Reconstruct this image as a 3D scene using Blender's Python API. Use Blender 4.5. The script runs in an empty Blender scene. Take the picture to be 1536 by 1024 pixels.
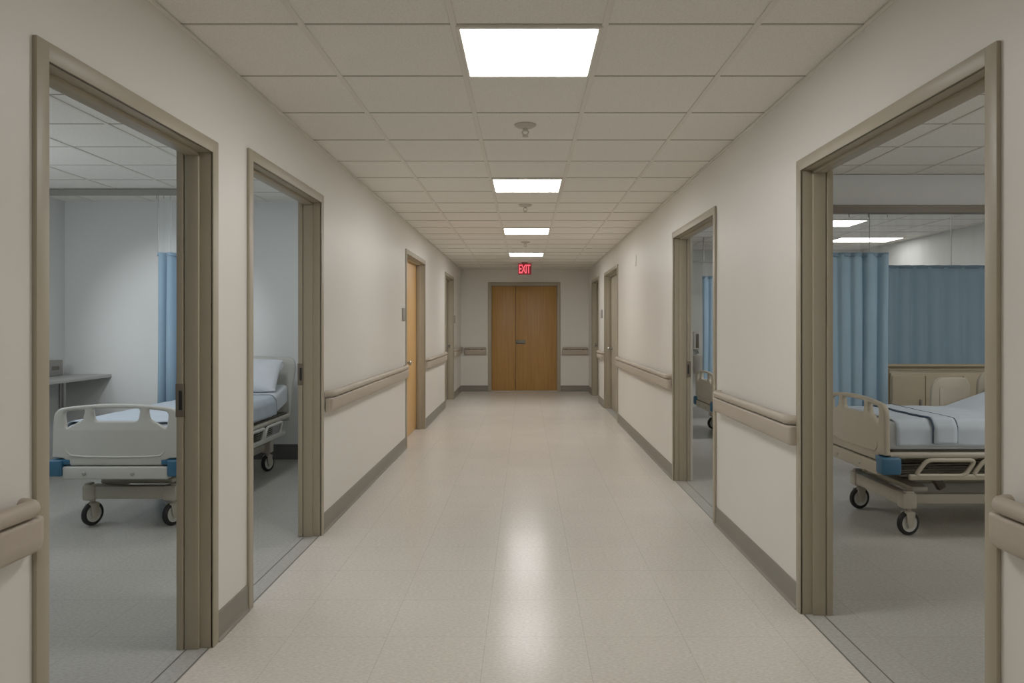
import bpy, bmesh, math, random
from mathutils import Vector, Matrix, noise

random.seed(7)
scene = bpy.context.scene
COL = scene.collection
PI = math.pi


# ------------------------------------------------------------------ colour / materials
def lin(c):
    c /= 255.0
    return c / 12.92 if c <= 0.04045 else ((c + 0.055) / 1.055) ** 2.4


def rgb(r, g, b):
    return (lin(r), lin(g), lin(b), 1.0)


def mat(name, col, rough=0.5, spec=0.4, metal=0.0, noise_scale=None, noise_amt=0.06, stretch=(1, 1, 1),
        bump=0.0, bump_scale=None, coat=0.0, emit=None, emit_strength=0.0, coat_rough=0.1):
    m = bpy.data.materials.new(name)
    m.use_nodes = True
    nt = m.node_tree
    b = nt.nodes['Principled BSDF']
    b.inputs['Base Color'].default_value = col
    b.inputs['Roughness'].default_value = rough
    b.inputs['Specular IOR Level'].default_value = spec
    b.inputs['Metallic'].default_value = metal
    b.inputs['Coat Weight'].default_value = coat
    b.inputs['Coat Roughness'].default_value = coat_rough
    if emit:
        b.inputs['Emission Color'].default_value = emit
        b.inputs['Emission Strength'].default_value = emit_strength
    tc = nt.nodes.new('ShaderNodeTexCoord')
    mp = nt.nodes.new('ShaderNodeMapping')
    mp.inputs['Scale'].default_value = stretch
    nt.links.new(tc.outputs['Object'], mp.inputs['Vector'])
    if noise_scale:
        n = nt.nodes.new('ShaderNodeTexNoise')
        n.inputs['Scale'].default_value = noise_scale
        n.inputs['Detail'].default_value = 4
        nt.links.new(mp.outputs[0], n.inputs['Vector'])
        r = nt.nodes.new('ShaderNodeMapRange')
        r.inputs['From Min'].default_value = 0.3
        r.inputs['From Max'].default_value = 0.7
        r.inputs['To Min'].default_value = 1 - noise_amt
        r.inputs['To Max'].default_value = 1 + noise_amt
        nt.links.new(n.outputs['Fac'], r.inputs['Value'])
        mx = nt.nodes.new('ShaderNodeMix')
        mx.data_type = 'RGBA'
        mx.blend_type = 'MULTIPLY'
        mx.inputs[0].default_value = 1.0
        mx.inputs[6].default_value = col
        nt.links.new(r.outputs[0], mx.inputs[7])
        nt.links.new(mx.outputs[2], b.inputs['Base Color'])
    if bump > 0:
        n2 = nt.nodes.new('ShaderNodeTexNoise')
        n2.inputs['Scale'].default_value = bump_scale or 200
        n2.inputs['Detail'].default_value = 3
        nt.links.new(mp.outputs[0], n2.inputs['Vector'])
        bp = nt.nodes.new('ShaderNodeBump')
        bp.inputs['Strength'].default_value = bump
        bp.inputs['Distance'].default_value = 0.003
        nt.links.new(n2.outputs['Fac'], bp.inputs['Height'])
        nt.links.new(bp.outputs[0], b.inputs['Normal'])
    return m


M = {}
WALL = rgb(219, 215, 207)
M['wall'] = mat('wall_paint', WALL, 0.42, 0.35, noise_scale=1.5, noise_amt=0.015, bump=0.12, bump_scale=160)
M['wall_room'] = mat('room_wall_paint', rgb(216, 218, 216), 0.5, 0.3, noise_scale=1.5, noise_amt=0.015, bump=0.1, bump_scale=160)
M['frame'] = mat('taupe_enamel', rgb(158, 148, 128), 0.42, 0.4, noise_scale=3, noise_amt=0.02)
M['frame_dark'] = mat('dark_taupe_enamel', rgb(104, 95, 82), 0.45, 0.4, noise_scale=3, noise_amt=0.02)
M['rail'] = mat('taupe_vinyl', rgb(170, 158, 142), 0.5, 0.35, noise_scale=60, noise_amt=0.02, bump=0.1, bump_scale=400)
M['base'] = mat('grey_cove_rubber', rgb(124, 119, 109), 0.5, 0.4, noise_scale=4, noise_amt=0.03)
M['tbar'] = mat('grid_bar_white', rgb(226, 221, 211), 0.5, 0.3, noise_scale=3, noise_amt=0.01)
M['tline'] = mat('grid_bar_shadow_line', rgb(176, 169, 158), 0.6, 0.2, noise_scale=3, noise_amt=0.02)
M['black'] = mat('black_plastic', rgb(28, 27, 26), 0.5, 0.4, noise_scale=20, noise_amt=0.05)
M['steel'] = mat('brushed_steel', rgb(165, 163, 158), 0.35, 0.5, 0.9, noise_scale=40, noise_amt=0.05, stretch=(1, 1, 12))
M['dull_steel'] = mat('dull_steel', rgb(120, 116, 106), 0.5, 0.4, 0.5, noise_scale=40, noise_amt=0.05)
M['white_plastic'] = mat('offwhite_plastic', rgb(208, 206, 198), 0.42, 0.4, noise_scale=5, noise_amt=0.02)
M['bed_plastic'] = mat('bed_moulded_plastic', rgb(188, 188, 181), 0.4, 0.4, noise_scale=6, noise_amt=0.02)
M['bed_plastic_beige'] = mat('bed_moulded_plastic_beige', rgb(172, 164, 146), 0.42, 0.4, noise_scale=6, noise_amt=0.02)
M['bed_metal'] = mat('bed_painted_steel', rgb(168, 162, 147), 0.4, 0.4, noise_scale=6, noise_amt=0.03)
M['bed_under'] = mat('bed_dark_mechanism', rgb(92, 88, 78), 0.55, 0.3, noise_scale=12, noise_amt=0.1)
M['blue_bumper'] = mat('blue_rubber', rgb(44, 92, 124), 0.45, 0.4, noise_scale=10, noise_amt=0.04)
M['tyre'] = mat('black_rubber_tyre', rgb(34, 34, 35), 0.6, 0.3, noise_scale=30, noise_amt=0.05)
M['sheet'] = mat('pale_cotton', rgb(216, 222, 229), 0.85, 0.1, noise_scale=9, noise_amt=0.03, bump=0.25, bump_scale=25)
M['blanket'] = mat('pale_blue_cotton', rgb(188, 200, 213), 0.85, 0.1, noise_scale=9, noise_amt=0.04, bump=0.3, bump_scale=22)
M['piping'] = mat('slate_piping', rgb(70, 84, 102), 0.8, 0.1, noise_scale=30, noise_amt=0.04)
M['laminate'] = mat('grey_laminate', rgb(176, 176, 172), 0.4, 0.4, noise_scale=8, noise_amt=0.02)
M['cab_grey'] = mat('grey_cabinet_laminate', rgb(140, 142, 140), 0.5, 0.35, noise_scale=8, noise_amt=0.02)
M['cab_beige'] = mat('beige_laminate', rgb(178, 166, 142), 0.5, 0.35, noise_scale=8, noise_amt=0.03)
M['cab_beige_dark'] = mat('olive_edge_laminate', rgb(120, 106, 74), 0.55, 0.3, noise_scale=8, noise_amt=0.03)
M['plaque'] = mat('grey_plaque', rgb(140, 138, 132), 0.4, 0.4, noise_scale=20, noise_amt=0.03)
M['sprinkler'] = mat('white_enamel', rgb(186, 180, 168), 0.4, 0.5, noise_scale=30, noise_amt=0.02)
M['sign_red'] = mat('dark_red_sign_face', rgb(120, 30, 36), 0.5, 0.3, noise_scale=30, noise_amt=0.04,
                    emit=rgb(120, 20, 30), emit_strength=0.25)
M['sign_letter'] = mat('lit_red_letters', rgb(255, 96, 112), 0.5, 0.3, noise_scale=30, noise_amt=0.02,
                       emit=rgb(255, 78, 96), emit_strength=0.95)
M['seam'] = mat('dark_floor_seam', rgb(96, 90, 80), 0.5, 0.3, noise_scale=10, noise_amt=0.05)
M['threshold'] = mat('threshold_strip', rgb(196, 186, 164), 0.4, 0.4, noise_scale=10, noise_amt=0.05)


def panel_mat(name, strength, col=(1.0, 0.975, 0.94, 1)):
    m = mat(name, rgb(240, 238, 232), 0.5, 0.2, noise_scale=3, noise_amt=0.01, emit=col, emit_strength=strength)
    return m


M['panel'] = panel_mat('lit_diffuser', 18.5)
M['panel_c'] = panel_mat('lit_diffuser_third', 24.0)
M['panel_d'] = panel_mat('lit_diffuser_fourth', 29.0)
M['panel_room'] = panel_mat('ward_lit_diffuser', 6.0)


def wood(name, c1, c2):
    m = bpy.data.materials.new(name)
    m.use_nodes = True
    nt = m.node_tree
    b = nt.nodes['Principled BSDF']
    tc = nt.nodes.new('ShaderNodeTexCoord')
    mp = nt.nodes.new('ShaderNodeMapping')
    mp.inputs['Scale'].default_value = (38, 38, 1.6)
    n = nt.nodes.new('ShaderNodeTexNoise')
    n.inputs['Scale'].default_value = 1.0
    n.inputs['Detail'].default_value = 6
    n.inputs['Distortion'].default_value = 0.6
    rp = nt.nodes.new('ShaderNodeValToRGB')
    rp.color_ramp.elements[0].position = 0.3
    rp.color_ramp.elements[0].color = c1
    rp.color_ramp.elements[1].position = 0.7
    rp.color_ramp.elements[1].color = c2
    nt.links.new(tc.outputs['Object'], mp.inputs['Vector'])
    nt.links.new(mp.outputs[0], n.inputs['Vector'])
    nt.links.new(n.outputs['Fac'], rp.inputs[0])
    nt.links.new(rp.outputs[0], b.inputs['Base Color'])
    b.inputs['Roughness'].default_value = 0.42
    b.inputs['Specular IOR Level'].default_value = 0.35
    return m


M['wood'] = wood('oak_veneer', rgb(158, 116, 62), rgb(176, 132, 74))
M['wood_light'] = wood('light_oak_veneer', rgb(200, 154, 92), rgb(214, 168, 104))


def floor_mat(name, base, seam_amt):
    m = bpy.data.materials.new(name)
    m.use_nodes = True
    nt = m.node_tree
    L = nt.links.new
    b = nt.nodes['Principled BSDF']
    tc = nt.nodes.new('ShaderNodeTexCoord')
    mp = nt.nodes.new('ShaderNodeMapping')
    L(tc.outputs['Object'], mp.inputs['Vector'])
    mp.inputs['Scale'].default_value = (0.55, 1.3, 1)
    # chips of two sizes
    n1 = nt.nodes.new('ShaderNodeTexNoise')
    n1.inputs['Scale'].default_value = 95
    n1.inputs['Detail'].default_value = 5
    n1.inputs['Roughness'].default_value = 0.7
    L(mp.outputs[0], n1.inputs['Vector'])
    r1 = nt.nodes.new('ShaderNodeMapRange')
    r1.inputs['From Min'].default_value = 0.36
    r1.inputs['From Max'].default_value = 0.62
    r1.inputs['To Min'].default_value = 0.80
    r1.inputs['To Max'].default_value = 1.06
    L(n1.outputs['Fac'], r1.inputs['Value'])
    n2 = nt.nodes.new('ShaderNodeTexNoise')
    n2.inputs['Scale'].default_value = 2.2
    n2.inputs['Detail'].default_value = 3
    L(tc.outputs['Object'], n2.inputs['Vector'])
    r2 = nt.nodes.new('ShaderNodeMapRange')
    r2.inputs['From Min'].default_value = 0.3
    r2.inputs['From Max'].default_value = 0.7
    r2.inputs['To Min'].default_value = 0.975
    r2.inputs['To Max'].default_value = 1.02
    L(n2.outputs['Fac'], r2.inputs['Value'])
    # 450 mm tile seams
    br = nt.nodes.new('ShaderNodeTexBrick')
    br.offset = 0.0
    br.inputs['Color1'].default_value = (1, 1, 1, 1)
    br.inputs['Color2'].default_value = (0.97, 0.97, 0.97, 1)
    br.inputs['Mortar'].default_value = (seam_amt, seam_amt, seam_amt, 1)
    br.inputs['Scale'].default_value = 1.0
    br.inputs['Mortar Size'].default_value = 0.002
    br.inputs['Mortar Smooth'].default_value = 0.1
    br.inputs['Brick Width'].default_value = 0.45
    br.inputs['Row Height'].default_value = 0.45
    mp2 = nt.nodes.new('ShaderNodeMapping')
    mp2.inputs['Location'].default_value = (0.18, 0.27, 0)
    L(tc.outputs['Object'], mp2.inputs['Vector'])
    L(mp2.outputs[0], br.inputs['Vector'])

    def mul(a, c):
        mx = nt.nodes.new('ShaderNodeMix')
        mx.data_type = 'RGBA'
        mx.blend_type = 'MULTIPLY'
        mx.inputs[0].default_value = 1.0
        if isinstance(a, tuple):
            mx.inputs[6].default_value = a
        else:
            L(a, mx.inputs[6])
        L(c, mx.inputs[7])
        return mx.outputs[2]
    c = mul(base, r1.outputs[0])
    c = mul(c, r2.outputs[0])
    c = mul(c, br.outputs['Color'])
    L(c, b.inputs['Base Color'])
    b.inputs['Specular IOR Level'].default_value = 0.09
    rr = nt.nodes.new('ShaderNodeMapRange')
    rr.inputs['To Min'].default_value = 0.17
    rr.inputs['To Max'].default_value = 0.235
    L(n1.outputs['Fac'], rr.inputs['Value'])
    L(rr.outputs[0], b.inputs['Roughness'])
    bp = nt.nodes.new('ShaderNodeBump')
    bp.inputs['Strength'].default_value = 0.04
    bp.inputs['Distance'].default_value = 0.002
    L(n1.outputs['Fac'], bp.inputs['Height'])
    L(bp.outputs[0], b.inputs['Normal'])
    return m


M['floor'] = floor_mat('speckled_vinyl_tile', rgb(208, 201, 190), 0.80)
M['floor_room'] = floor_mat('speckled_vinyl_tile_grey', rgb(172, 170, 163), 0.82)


def tile_mat():
    m = bpy.data.materials.new('fissured_ceiling_tile')
    m.use_nodes = True
    nt = m.node_tree
    L = nt.links.new
    b = nt.nodes['Principled BSDF']
    tc = nt.nodes.new('ShaderNodeTexCoord')
    n = nt.nodes.new('ShaderNodeTexNoise')
    n.inputs['Scale'].default_value = 110
    n.inputs['Detail'].default_value = 6
    n.inputs['Roughness'].default_value = 0.75
    L(tc.outputs['Object'], n.inputs['Vector'])
    rp = nt.nodes.new('ShaderNodeValToRGB')
    rp.color_ramp.elements[0].position = 0.36
    rp.color_ramp.elements[0].color = rgb(226, 222, 213)
    rp.color_ramp.elements[1].position = 0.56
    rp.color_ramp.elements[1].color = rgb(240, 237, 229)
    L(n.outputs['Fac'], rp.inputs[0])
    L(rp.outputs[0], b.inputs['Base Color'])
    b.inputs['Roughness'].default_value = 0.9
    b.inputs['Specular IOR Level'].default_value = 0.1
    bp = nt.nodes.new('ShaderNodeBump')
    bp.inputs['Strength'].default_value = 0.3
    bp.inputs['Distance'].default_value = 0.003
    L(n.outputs['Fac'], bp.inputs['Height'])
    L(bp.outputs[0], b.inputs['Normal'])
    return m


M['tile'] = tile_mat()


def cloth_mat(name, c):
    m = mat(name, c, 0.85, 0.1, noise_scale=14, noise_amt=0.04, stretch=(1, 1, 0.25), bump=0.12, bump_scale=300)
    b = m.node_tree.nodes['Principled BSDF']
    b.inputs['Sheen Weight'].default_value = 0.15
    return m


M['curtain'] = cloth_mat('blue_curtain_cloth', rgb(118, 144, 164))
M['curtain_deep'] = cloth_mat('mid_blue_curtain_cloth', rgb(148, 178, 200))


def net_mat():
    m = bpy.data.materials.new('curtain_netting')
    m.use_nodes = True
    nt = m.node_tree
    for n in list(nt.nodes):
        nt.nodes.remove(n)
    out = nt.nodes.new('ShaderNodeOutputMaterial')
    mx = nt.nodes.new('ShaderNodeMixShader')
    tr = nt.nodes.new('ShaderNodeBsdfTransparent')
    df = nt.nodes.new('ShaderNodeBsdfDiffuse')
    df.inputs['Color'].default_value = rgb(220, 226, 230)
    tc = nt.nodes.new('ShaderNodeTexCoord')
    n = nt.nodes.new('ShaderNodeTexNoise')
    n.inputs['Scale'].default_value = 3
    mp = nt.nodes.new('ShaderNodeMapping')
    mp.inputs['Scale'].default_value = (4, 4, 0.3)
    nt.links.new(tc.outputs['Object'], mp.inputs['Vector'])
    nt.links.new(mp.outputs[0], n.inputs['Vector'])
    r = nt.nodes.new('ShaderNodeMapRange')
    r.inputs['To Min'].default_value = 0.06
    r.inputs['To Max'].default_value = 0.26
    nt.links.new(n.outputs['Fac'], r.inputs['Value'])
    nt.links.new(r.outputs[0], mx.inputs[0])
    nt.links.new(tr.outputs[0], mx.inputs[1])
    nt.links.new(df.outputs[0], mx.inputs[2])
    nt.links.new(mx.outputs[0], out.inputs['Surface'])
    return m


M['net'] = net_mat()


# ------------------------------------------------------------------ object helpers
def props(o, label=None, cat=None, group=None, kind=None):
    if label:
        o['label'] = label
    if cat:
        o['category'] = cat
    if group:
        o['group'] = group
    if kind:
        o['kind'] = kind
    return o


def empty(name, loc=(0, 0, 0), rz=0.0, **k):
    o = bpy.data.objects.new(name, None)
    o.empty_display_size = 0.1
    COL.objects.link(o)
    o.location = loc
    o.rotation_euler = (0, 0, rz)
    return props(o, **k)


def link_mesh(name, me, mats, parent=None, smooth=None, **k):
    o = bpy.data.objects.new(name, me)
    COL.objects.link(o)
    if not isinstance(mats, (list, tuple)):
        mats = [mats]
    for m in mats:
        me.materials.append(m)
    if parent:
        o.parent = parent
    if smooth:
        for p in me.polygons:
            p.use_smooth = True
        try:
            me.set_sharp_from_angle(angle=math.radians(smooth))
        except Exception:
            pass
    return props(o, **k)


class MB:
    """collects shapes of ONE part"""

    def __init__(self):
        self.bm = bmesh.new()
        self.mi = 0

    def _tag(self, faces):
        for f in faces:
            f.material_index = self.mi

    def box(self, lo, hi, bevel=0.0, seg=2, mtx=None):
        lo2 = [min(a, b) for a, b in zip(lo, hi)]
        hi2 = [max(a, b) for a, b in zip(lo, hi)]
        t = bmesh.new()
        bmesh.ops.create_cube(t, size=1)
        for v in t.verts:
            v.co = Vector([(lo2[i] + hi2[i]) / 2 + v.co[i] * (hi2[i] - lo2[i]) for i in range(3)])
        if bevel > 0:
            bmesh.ops.bevel(t, geom=t.edges[:], offset=bevel, segments=seg, affect='EDGES', profile=0.5)
        return self._merge(t, mtx)

    def _merge(self, t, mtx=None):
        if mtx is not None:
            t.transform(mtx)
        bmesh.ops.recalc_face_normals(t, faces=t.faces[:])
        for f in t.faces:
            f.material_index = self.mi
        me = bpy.data.meshes.new('tmp')
        t.to_mesh(me)
        t.free()
        self.bm.from_mesh(me)
        bpy.data.meshes.remove(me)
        return self

    def cyl(self, p0, p1, r0, r1=None, seg=20, cap=True):
        r1 = r0 if r1 is None else r1
        p0, p1 = Vector(p0), Vector(p1)
        d = p1 - p0
        t = bmesh.new()
        bmesh.ops.create_cone(t, cap_ends=cap, segments=seg, radius1=r0, radius2=r1, depth=d.length)
        q = d.to_track_quat('Z', 'Y').to_matrix().to_4x4()
        return self._merge(t, Matrix.Translation((p0 + p1) / 2) @ q)

    def lathe(self, prof, center, axis='Z', seg=28, ring=False):
        """prof: [(r, h)]"""
        t = bmesh.new()
        rings = []
        for r, h in prof:
            rings.append([t.verts.new((r * math.cos(2 * PI * i / seg), r * math.sin(2 * PI * i / seg), h)) for i in range(seg)])
        for a, b in list(zip(rings[:-1], rings[1:])) + ([(rings[-1], rings[0])] if ring else []):
            for i in range(seg):
                t.faces.new((a[i], a[(i + 1) % seg], b[(i + 1) % seg], b[i]))
        for rg, flip in () if ring else ((rings[0], True), (rings[-1], False)):
            t.faces.new(rg[::-1] if flip else rg)
        bmesh.ops.remove_doubles(t, verts=t.verts[:], dist=1e-6)
        m = Matrix.Translation(center)
        if axis == 'X':
            m = m @ Matrix.Rotation(PI / 2, 4, 'Y')
        elif axis == 'Y':
            m = m @ Matrix.Rotation(-PI / 2, 4, 'X')
        elif isinstance(axis, Vector):
            m = m @ axis.to_track_quat('Z', 'Y').to_matrix().to_4x4()
        return self._merge(t, m)

    def tube(self, pts, r, seg=12, closed=False):
        pts = [Vector(p) for p in pts]
        n = len(pts)
        t = bmesh.new()
        rings = []
        up = None
        for i, p in enumerate(pts):
            if closed:
                d = (pts[(i + 1) % n] - pts[i - 1]).normalized()
            else:
                d = (pts[min(i + 1, n - 1)] - pts[max(i - 1, 0)]).normalized()
            if up is None:
                up = Vector((0, 0, 1)) if abs(d.z) < 0.9 else Vector((1, 0, 0))
            s = d.cross(up).normalized()
            up = s.cross(d).normalized()
            rr = r[i] if isinstance(r, (list, tuple)) else r
            rings.append([t.verts.new(p + s * rr * math.cos(2 * PI * k / seg) + up * rr * math.sin(2 * PI * k / seg)) for k in range(seg)])
        pairs = list(zip(rings[:-1], rings[1:]))
        if closed:
            pairs.append((rings[-1], rings[0]))
        for a, b in pairs:
            for k in range(seg):
                t.faces.new((a[k], a[(k + 1) % seg], b[(k + 1) % seg], b[k]))
        if not closed:
            t.faces.new(rings[0][::-1])
            t.faces.new(rings[-1])
        return self._merge(t)

    def loft(self, rings, closed=True, cap=True):
        t = bmesh.new()
        R = [[t.verts.new(p) for p in ring] for ring in rings]
        k = len(R[0])
        for a, b in zip(R[:-1], R[1:]):
            for i in range(k if closed else k - 1):
                t.faces.new((a[i], a[(i + 1) % k], b[(i + 1) % k], b[i]))
        if cap and closed:
            t.faces.new(R[0][::-1])
            t.faces.new(R[-1])
        return self._merge(t)

    def mesh(self, me, mtx=None):
        t = bmesh.new()
        t.from_mesh(me)
        return self._merge(t, mtx)

    def build(self, name, mats, parent=None, smooth=35, **k):
        me = bpy.data.meshes.new(name)
        self.bm.to_mesh(me)
        self.bm.free()
        return link_mesh(name, me, mats, parent, smooth, **k)


def round_poly(pts, r, n=5):
    out = []
    N = len(pts)
    for i in range(N):
        p0, p1, p2 = Vector(pts[i - 1]), Vector(pts[i]), Vector(pts[(i + 1) % N])
        a, b = (p0 - p1), (p2 - p1)
        rr = r[i] if isinstance(r, (list, tuple)) else r
        la, lb = a.length, b.length
        t = min(rr, la * 0.48, lb * 0.48)
        if t < 1e-5:
            out.append(tuple(p1))
            continue
        s, e = p1 + a / la * t, p1 + b / lb * t
        for k in range(n + 1):
            u = k / n
            q = s * (1 - u) ** 2 + p1 * 2 * u * (1 - u) + e * u * u
            out.append(tuple(q))
    return out


def plate(outer, holes, depth, bevel=0.0):
    """filled 2-D outline with holes, as a mesh: outline x -> X, outline y -> Z, thickness along Y, softened rims"""
    def tidy(loop):
        out = []
        for q in loop:
            if not out or math.hypot(q[0] - out[-1][0], q[1] - out[-1][1]) > .003:
                out.append(q)
        if math.hypot(out[0][0] - out[-1][0], out[0][1] - out[-1][1]) < .003:
            out.pop()
        return out

    def area2(l):
        return sum(l[k - 1][0] * l[k][1] - l[k][0] * l[k - 1][1] for k in range(len(l)))

    def shrink(l, d):
        n = len(l)
        out = []
        for k in range(n):
            p0, p1, p2 = Vector(l[k - 1]), Vector(l[k]), Vector(l[(k + 1) % n])
            a, b = (p1 - p0).normalized(), (p2 - p1).normalized()
            na, nb = Vector((-a.y, a.x)), Vector((-b.y, b.x))
            m = (na + nb)
            m = m.normalized() if m.length > 1e-6 else na
            c = max(.5, m.dot(na))
            out.append(tuple(p1 + m * d / c))
        return out
    loops = []
    for n_, l in enumerate([outer] + list(holes)):
        l = tidy(l)
        if (area2(l) > 0) != (n_ == 0):       # outer anticlockwise, holes clockwise: material on the left
            l.reverse()
        loops.append(l)
    bm = bmesh.new()
    h = depth / 2
    layers = [(bevel, -h), (bevel * .3, -h + bevel * .3), (0, -h + bevel), (0, h - bevel), (bevel * .3, h - bevel * .3), (bevel, h)] if bevel > 0 else [(0, -h), (0, h)]
    capv = {0: [], len(layers) - 1: []}
    for l in loops:
        rings = []
        for off, y in layers:
            q = shrink(l, off) if off > 0 else l
            rings.append([bm.verts.new((x, y, z)) for x, z in q])
        n = len(l)
        for a, b in zip(rings[:-1], rings[1:]):
            for k in range(n):
                bm.faces.new((a[k], a[(k + 1) % n], b[(k + 1) % n], b[k]))
        capv[0].append(rings[0])
        capv[len(layers) - 1].append(rings[-1])
    from mathutils.geometry import tessellate_polygon
    for key, rs in capv.items():
        flat = [v for r in rs for v in r]
        for tri in tessellate_polygon([[Vector((v.co.x, v.co.z, 0)) for v in r] for r in rs]):
            try:
                bm.faces.new([flat[t] for t in tri])
            except ValueError:
                pass
    bmesh.ops.recalc_face_normals(bm, faces=bm.faces[:])
    me = bpy.data.meshes.new('plate')
    bm.to_mesh(me)
    bm.free()
    return me


def dup(root, loc=None, label=None, group=None):
    r = root.copy()
    COL.objects.link(r)
    if loc is not None:
        r.location = loc
    if label:
        r['label'] = label
    if group:
        r['group'] = group
    for ch in list(root.children):
        c = ch.copy()
        COL.objects.link(c)
        c.parent = r
        for g in ch.children:
            d = g.copy()
            COL.objects.link(d)
            d.parent = c
    return r


# ------------------------------------------------------------------ dimensions
XL, XR = -1.387, 1.365         # corridor wall faces
YF = 15.72                     # far wall
YB = -2.6
H = 2.635                      # corridor ceiling
HR = 2.74                      # room ceiling
WT = 0.107                     # wall thickness by the open doors
WT2 = 0.17
LX = -4.89                     # left room side wall
LY = 7.75                      # left room end wall
RX = 5.9                       # ward side wall
RY = 12.8                      # ward end wall
CW = 0.056                     # casing face width

# openings: (y0, y1, top) are casing OUTER limits
LD = [(2.052, 3.27, 2.238, 'open'), (3.634, 4.98, 2.305, 'open'), (8.44, 10.06, 2.31, 'wood'), (12.55, 14.06, 2.346, 'grey')]
RD = [(2.093, 3.646, 2.238, 'open'), (5.21, 6.73, 2.274, 'open'), (10.72, 12.56, 2.322, 'grey'), (13.49, 14.9, 2.335, 'grey')]


def cut_wall(name, side, doors, label):
    """corridor wall with its openings; side -1 left, +1 right"""
    x0 = XL if side < 0 else XR
    mb = MB()
    spans = []
    y = YB
    for (a, b, t, k) in doors:
        a2, b2, t2 = a + CW - 0.022, b - CW + 0.022, t - CW + 0.022
        spans.append((y, a2, 0, H))
        spans.append((a2, b2, t2, H))
        y = b2
    spans.append((y, YF, 0, H))
    for (a, b, z0, z1) in spans:
        th = WT if b < 9 and not (b > 8.3 and side < 0) else WT2
        if side > 0 and b > 9:
            th = WT2
        if side < 0 and a > 4.5:
            th = WT2 if a > 8 else WT
        zt = HR + 0.06 if True else z1
        mb.box((x0, a, z0), (x0 + side * th, b, z1))
    return mb.build(name, M['wall'], smooth=None, label=label, cat='wall', kind='structure')


cut_wall('wall_left', -1, LD, 'long pale corridor wall on the left with four door openings')
cut_wall('wall_right', 1, RD, 'long pale corridor wall on the right with four door openings')


def slab(name, lo, hi, m, label, cat='wall', bevel=0):
    return MB().box(lo, hi, bevel).build(name, m, smooth=None, label=label, cat=cat, kind='structure')


# far wall with the double door opening
FD0, FD1, FDT = -0.806, 0.757, 2.352
mb = MB()
mb.box((XL - 0.2, YF, 0), (FD0 + 0.04, YF + 0.15, H))
mb.box((FD1 - 0.04, YF, 0), (XR + 0.2, YF + 0.15, H))
mb.box((FD0 + 0.04, YF, FDT - 0.04), (FD1 - 0.04, YF + 0.15, H))
mb.build('wall_far', M['wall'], smooth=None, label='pale end wall of the corridor around the double wooden door', cat='wall', kind='structure')
slab('wall_back', (XL - 0.2, YB - 0.1, 0), (XR + 0.2, YB, H), M['wall'], 'corridor wall behind the camera')

# room walls
slab('wall_left_room_end', (LX - 0.1, LY, 0), (XL - WT, LY + 0.1, HR), M['wall_room'], 'cool grey end wall behind the white hospital bed')
slab('wall_left_room_side', (LX - 0.1, 0.4, 0), (LX, LY, HR), M['wall_room'], 'grey side wall behind the long counter in the left room')
slab('wall_left_room_near', (LX - 0.1, 0.3, 0), (XL - WT, 0.4, HR), M['wall_room'], 'near wall of the left patient room')
slab('wall_ward_end', (XR + WT, RY, 0), (RX + 0.1, RY + 0.1, HR), M['wall_room'], 'end wall of the right ward behind the farther bed')
slab('wall_ward_side', (RX, 0.4, 0), (RX + 0.1, RY, HR), M['wall_room'], 'side wall of the right ward above the blue curtains')
slab('wall_ward_near', (XR + WT, 0.3, 0), (RX + 0.1, 0.4, HR), M['wall_room'], 'near wall of the right ward')
slab('wall_ward_bulkhead', (XR + WT + 0.001, 6.36, 2.455), (RX - 0.001, 6.46, HR - 0.006), M['wall_room'], 'hanging bulkhead above the taupe curtain track in the right ward')
# strips closing the gap between corridor ceiling and the higher room ceilings
slab('wall_left_upper', (XL - WT, 0.4, H), (XL - 0.02, LY + 0.1, HR), M['wall_room'], 'strip of wall above the left corridor wall')
slab('wall_right_upper', (XR + 0.02, 0.4, H), (XR + WT, RY + 0.1, HR), M['wall_room'], 'strip of wall above the right corridor wall')

# floors
slab('floor', (XL, YB, -0.05), (XR, YF, 0), M['floor'], 'speckled beige vinyl tile corridor floor', 'floor')
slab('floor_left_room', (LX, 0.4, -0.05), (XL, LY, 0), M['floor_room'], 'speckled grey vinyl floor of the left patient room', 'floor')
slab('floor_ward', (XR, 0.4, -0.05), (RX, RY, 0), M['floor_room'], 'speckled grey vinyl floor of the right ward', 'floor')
slab('floor_left_threshold', (XL - WT2, LY, -0.05), (XL, YF, 0), M['floor'], 'strip of floor under the far left doors', 'floor')
slab('floor_right_threshold', (XR, RY, -0.05), (XR + WT2, YF, 0), M['floor'], 'strip of floor under the last right door', 'floor')


# ceilings with their exposed grid
def ceiling(name, x0, x1, y0, y1, z, label, ox=-0.29, oy=2.943, skip=()):
    mb = MB()
    mb.mi = 0
    mb.box((x0, y0, z), (x1, y1, z + 0.05))
    p = 0.612
    mb.mi = 1
    i = math.ceil((x0 - ox + 0.05) / p)
    while ox + i * p < x1 - 0.05:
        X = ox + i * p
        mb.box((X - 0.013, y0, z - 0.006), (X + 0.013, y1, z), 0.0015, 1)
        i += 1
    j = math.ceil((y0 - oy + 0.02) / p)
    mb.mi = 2
    while oy + j * p < y1 - 0.02:
        Y = oy + j * p
        mb.box((x0, Y - 0.005, z - 0.003), (x1, Y + 0.005, z))
        j += 1
    return mb.build(name, [M['tile'], M['tbar'], M['tline']], smooth=None, label=label, cat='ceiling', kind='structure')


ceiling('ceiling', XL, XR, YB, YF, H, 'suspended tile ceiling of the corridor')
ceiling('ceiling_left_room', LX, XL - WT, 0.4, LY, HR, 'suspended tile ceiling of the left patient room')
ceiling('ceiling_ward', XR + WT, RX, 0.4, RY, HR, 'suspended tile ceiling of the right ward')

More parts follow.
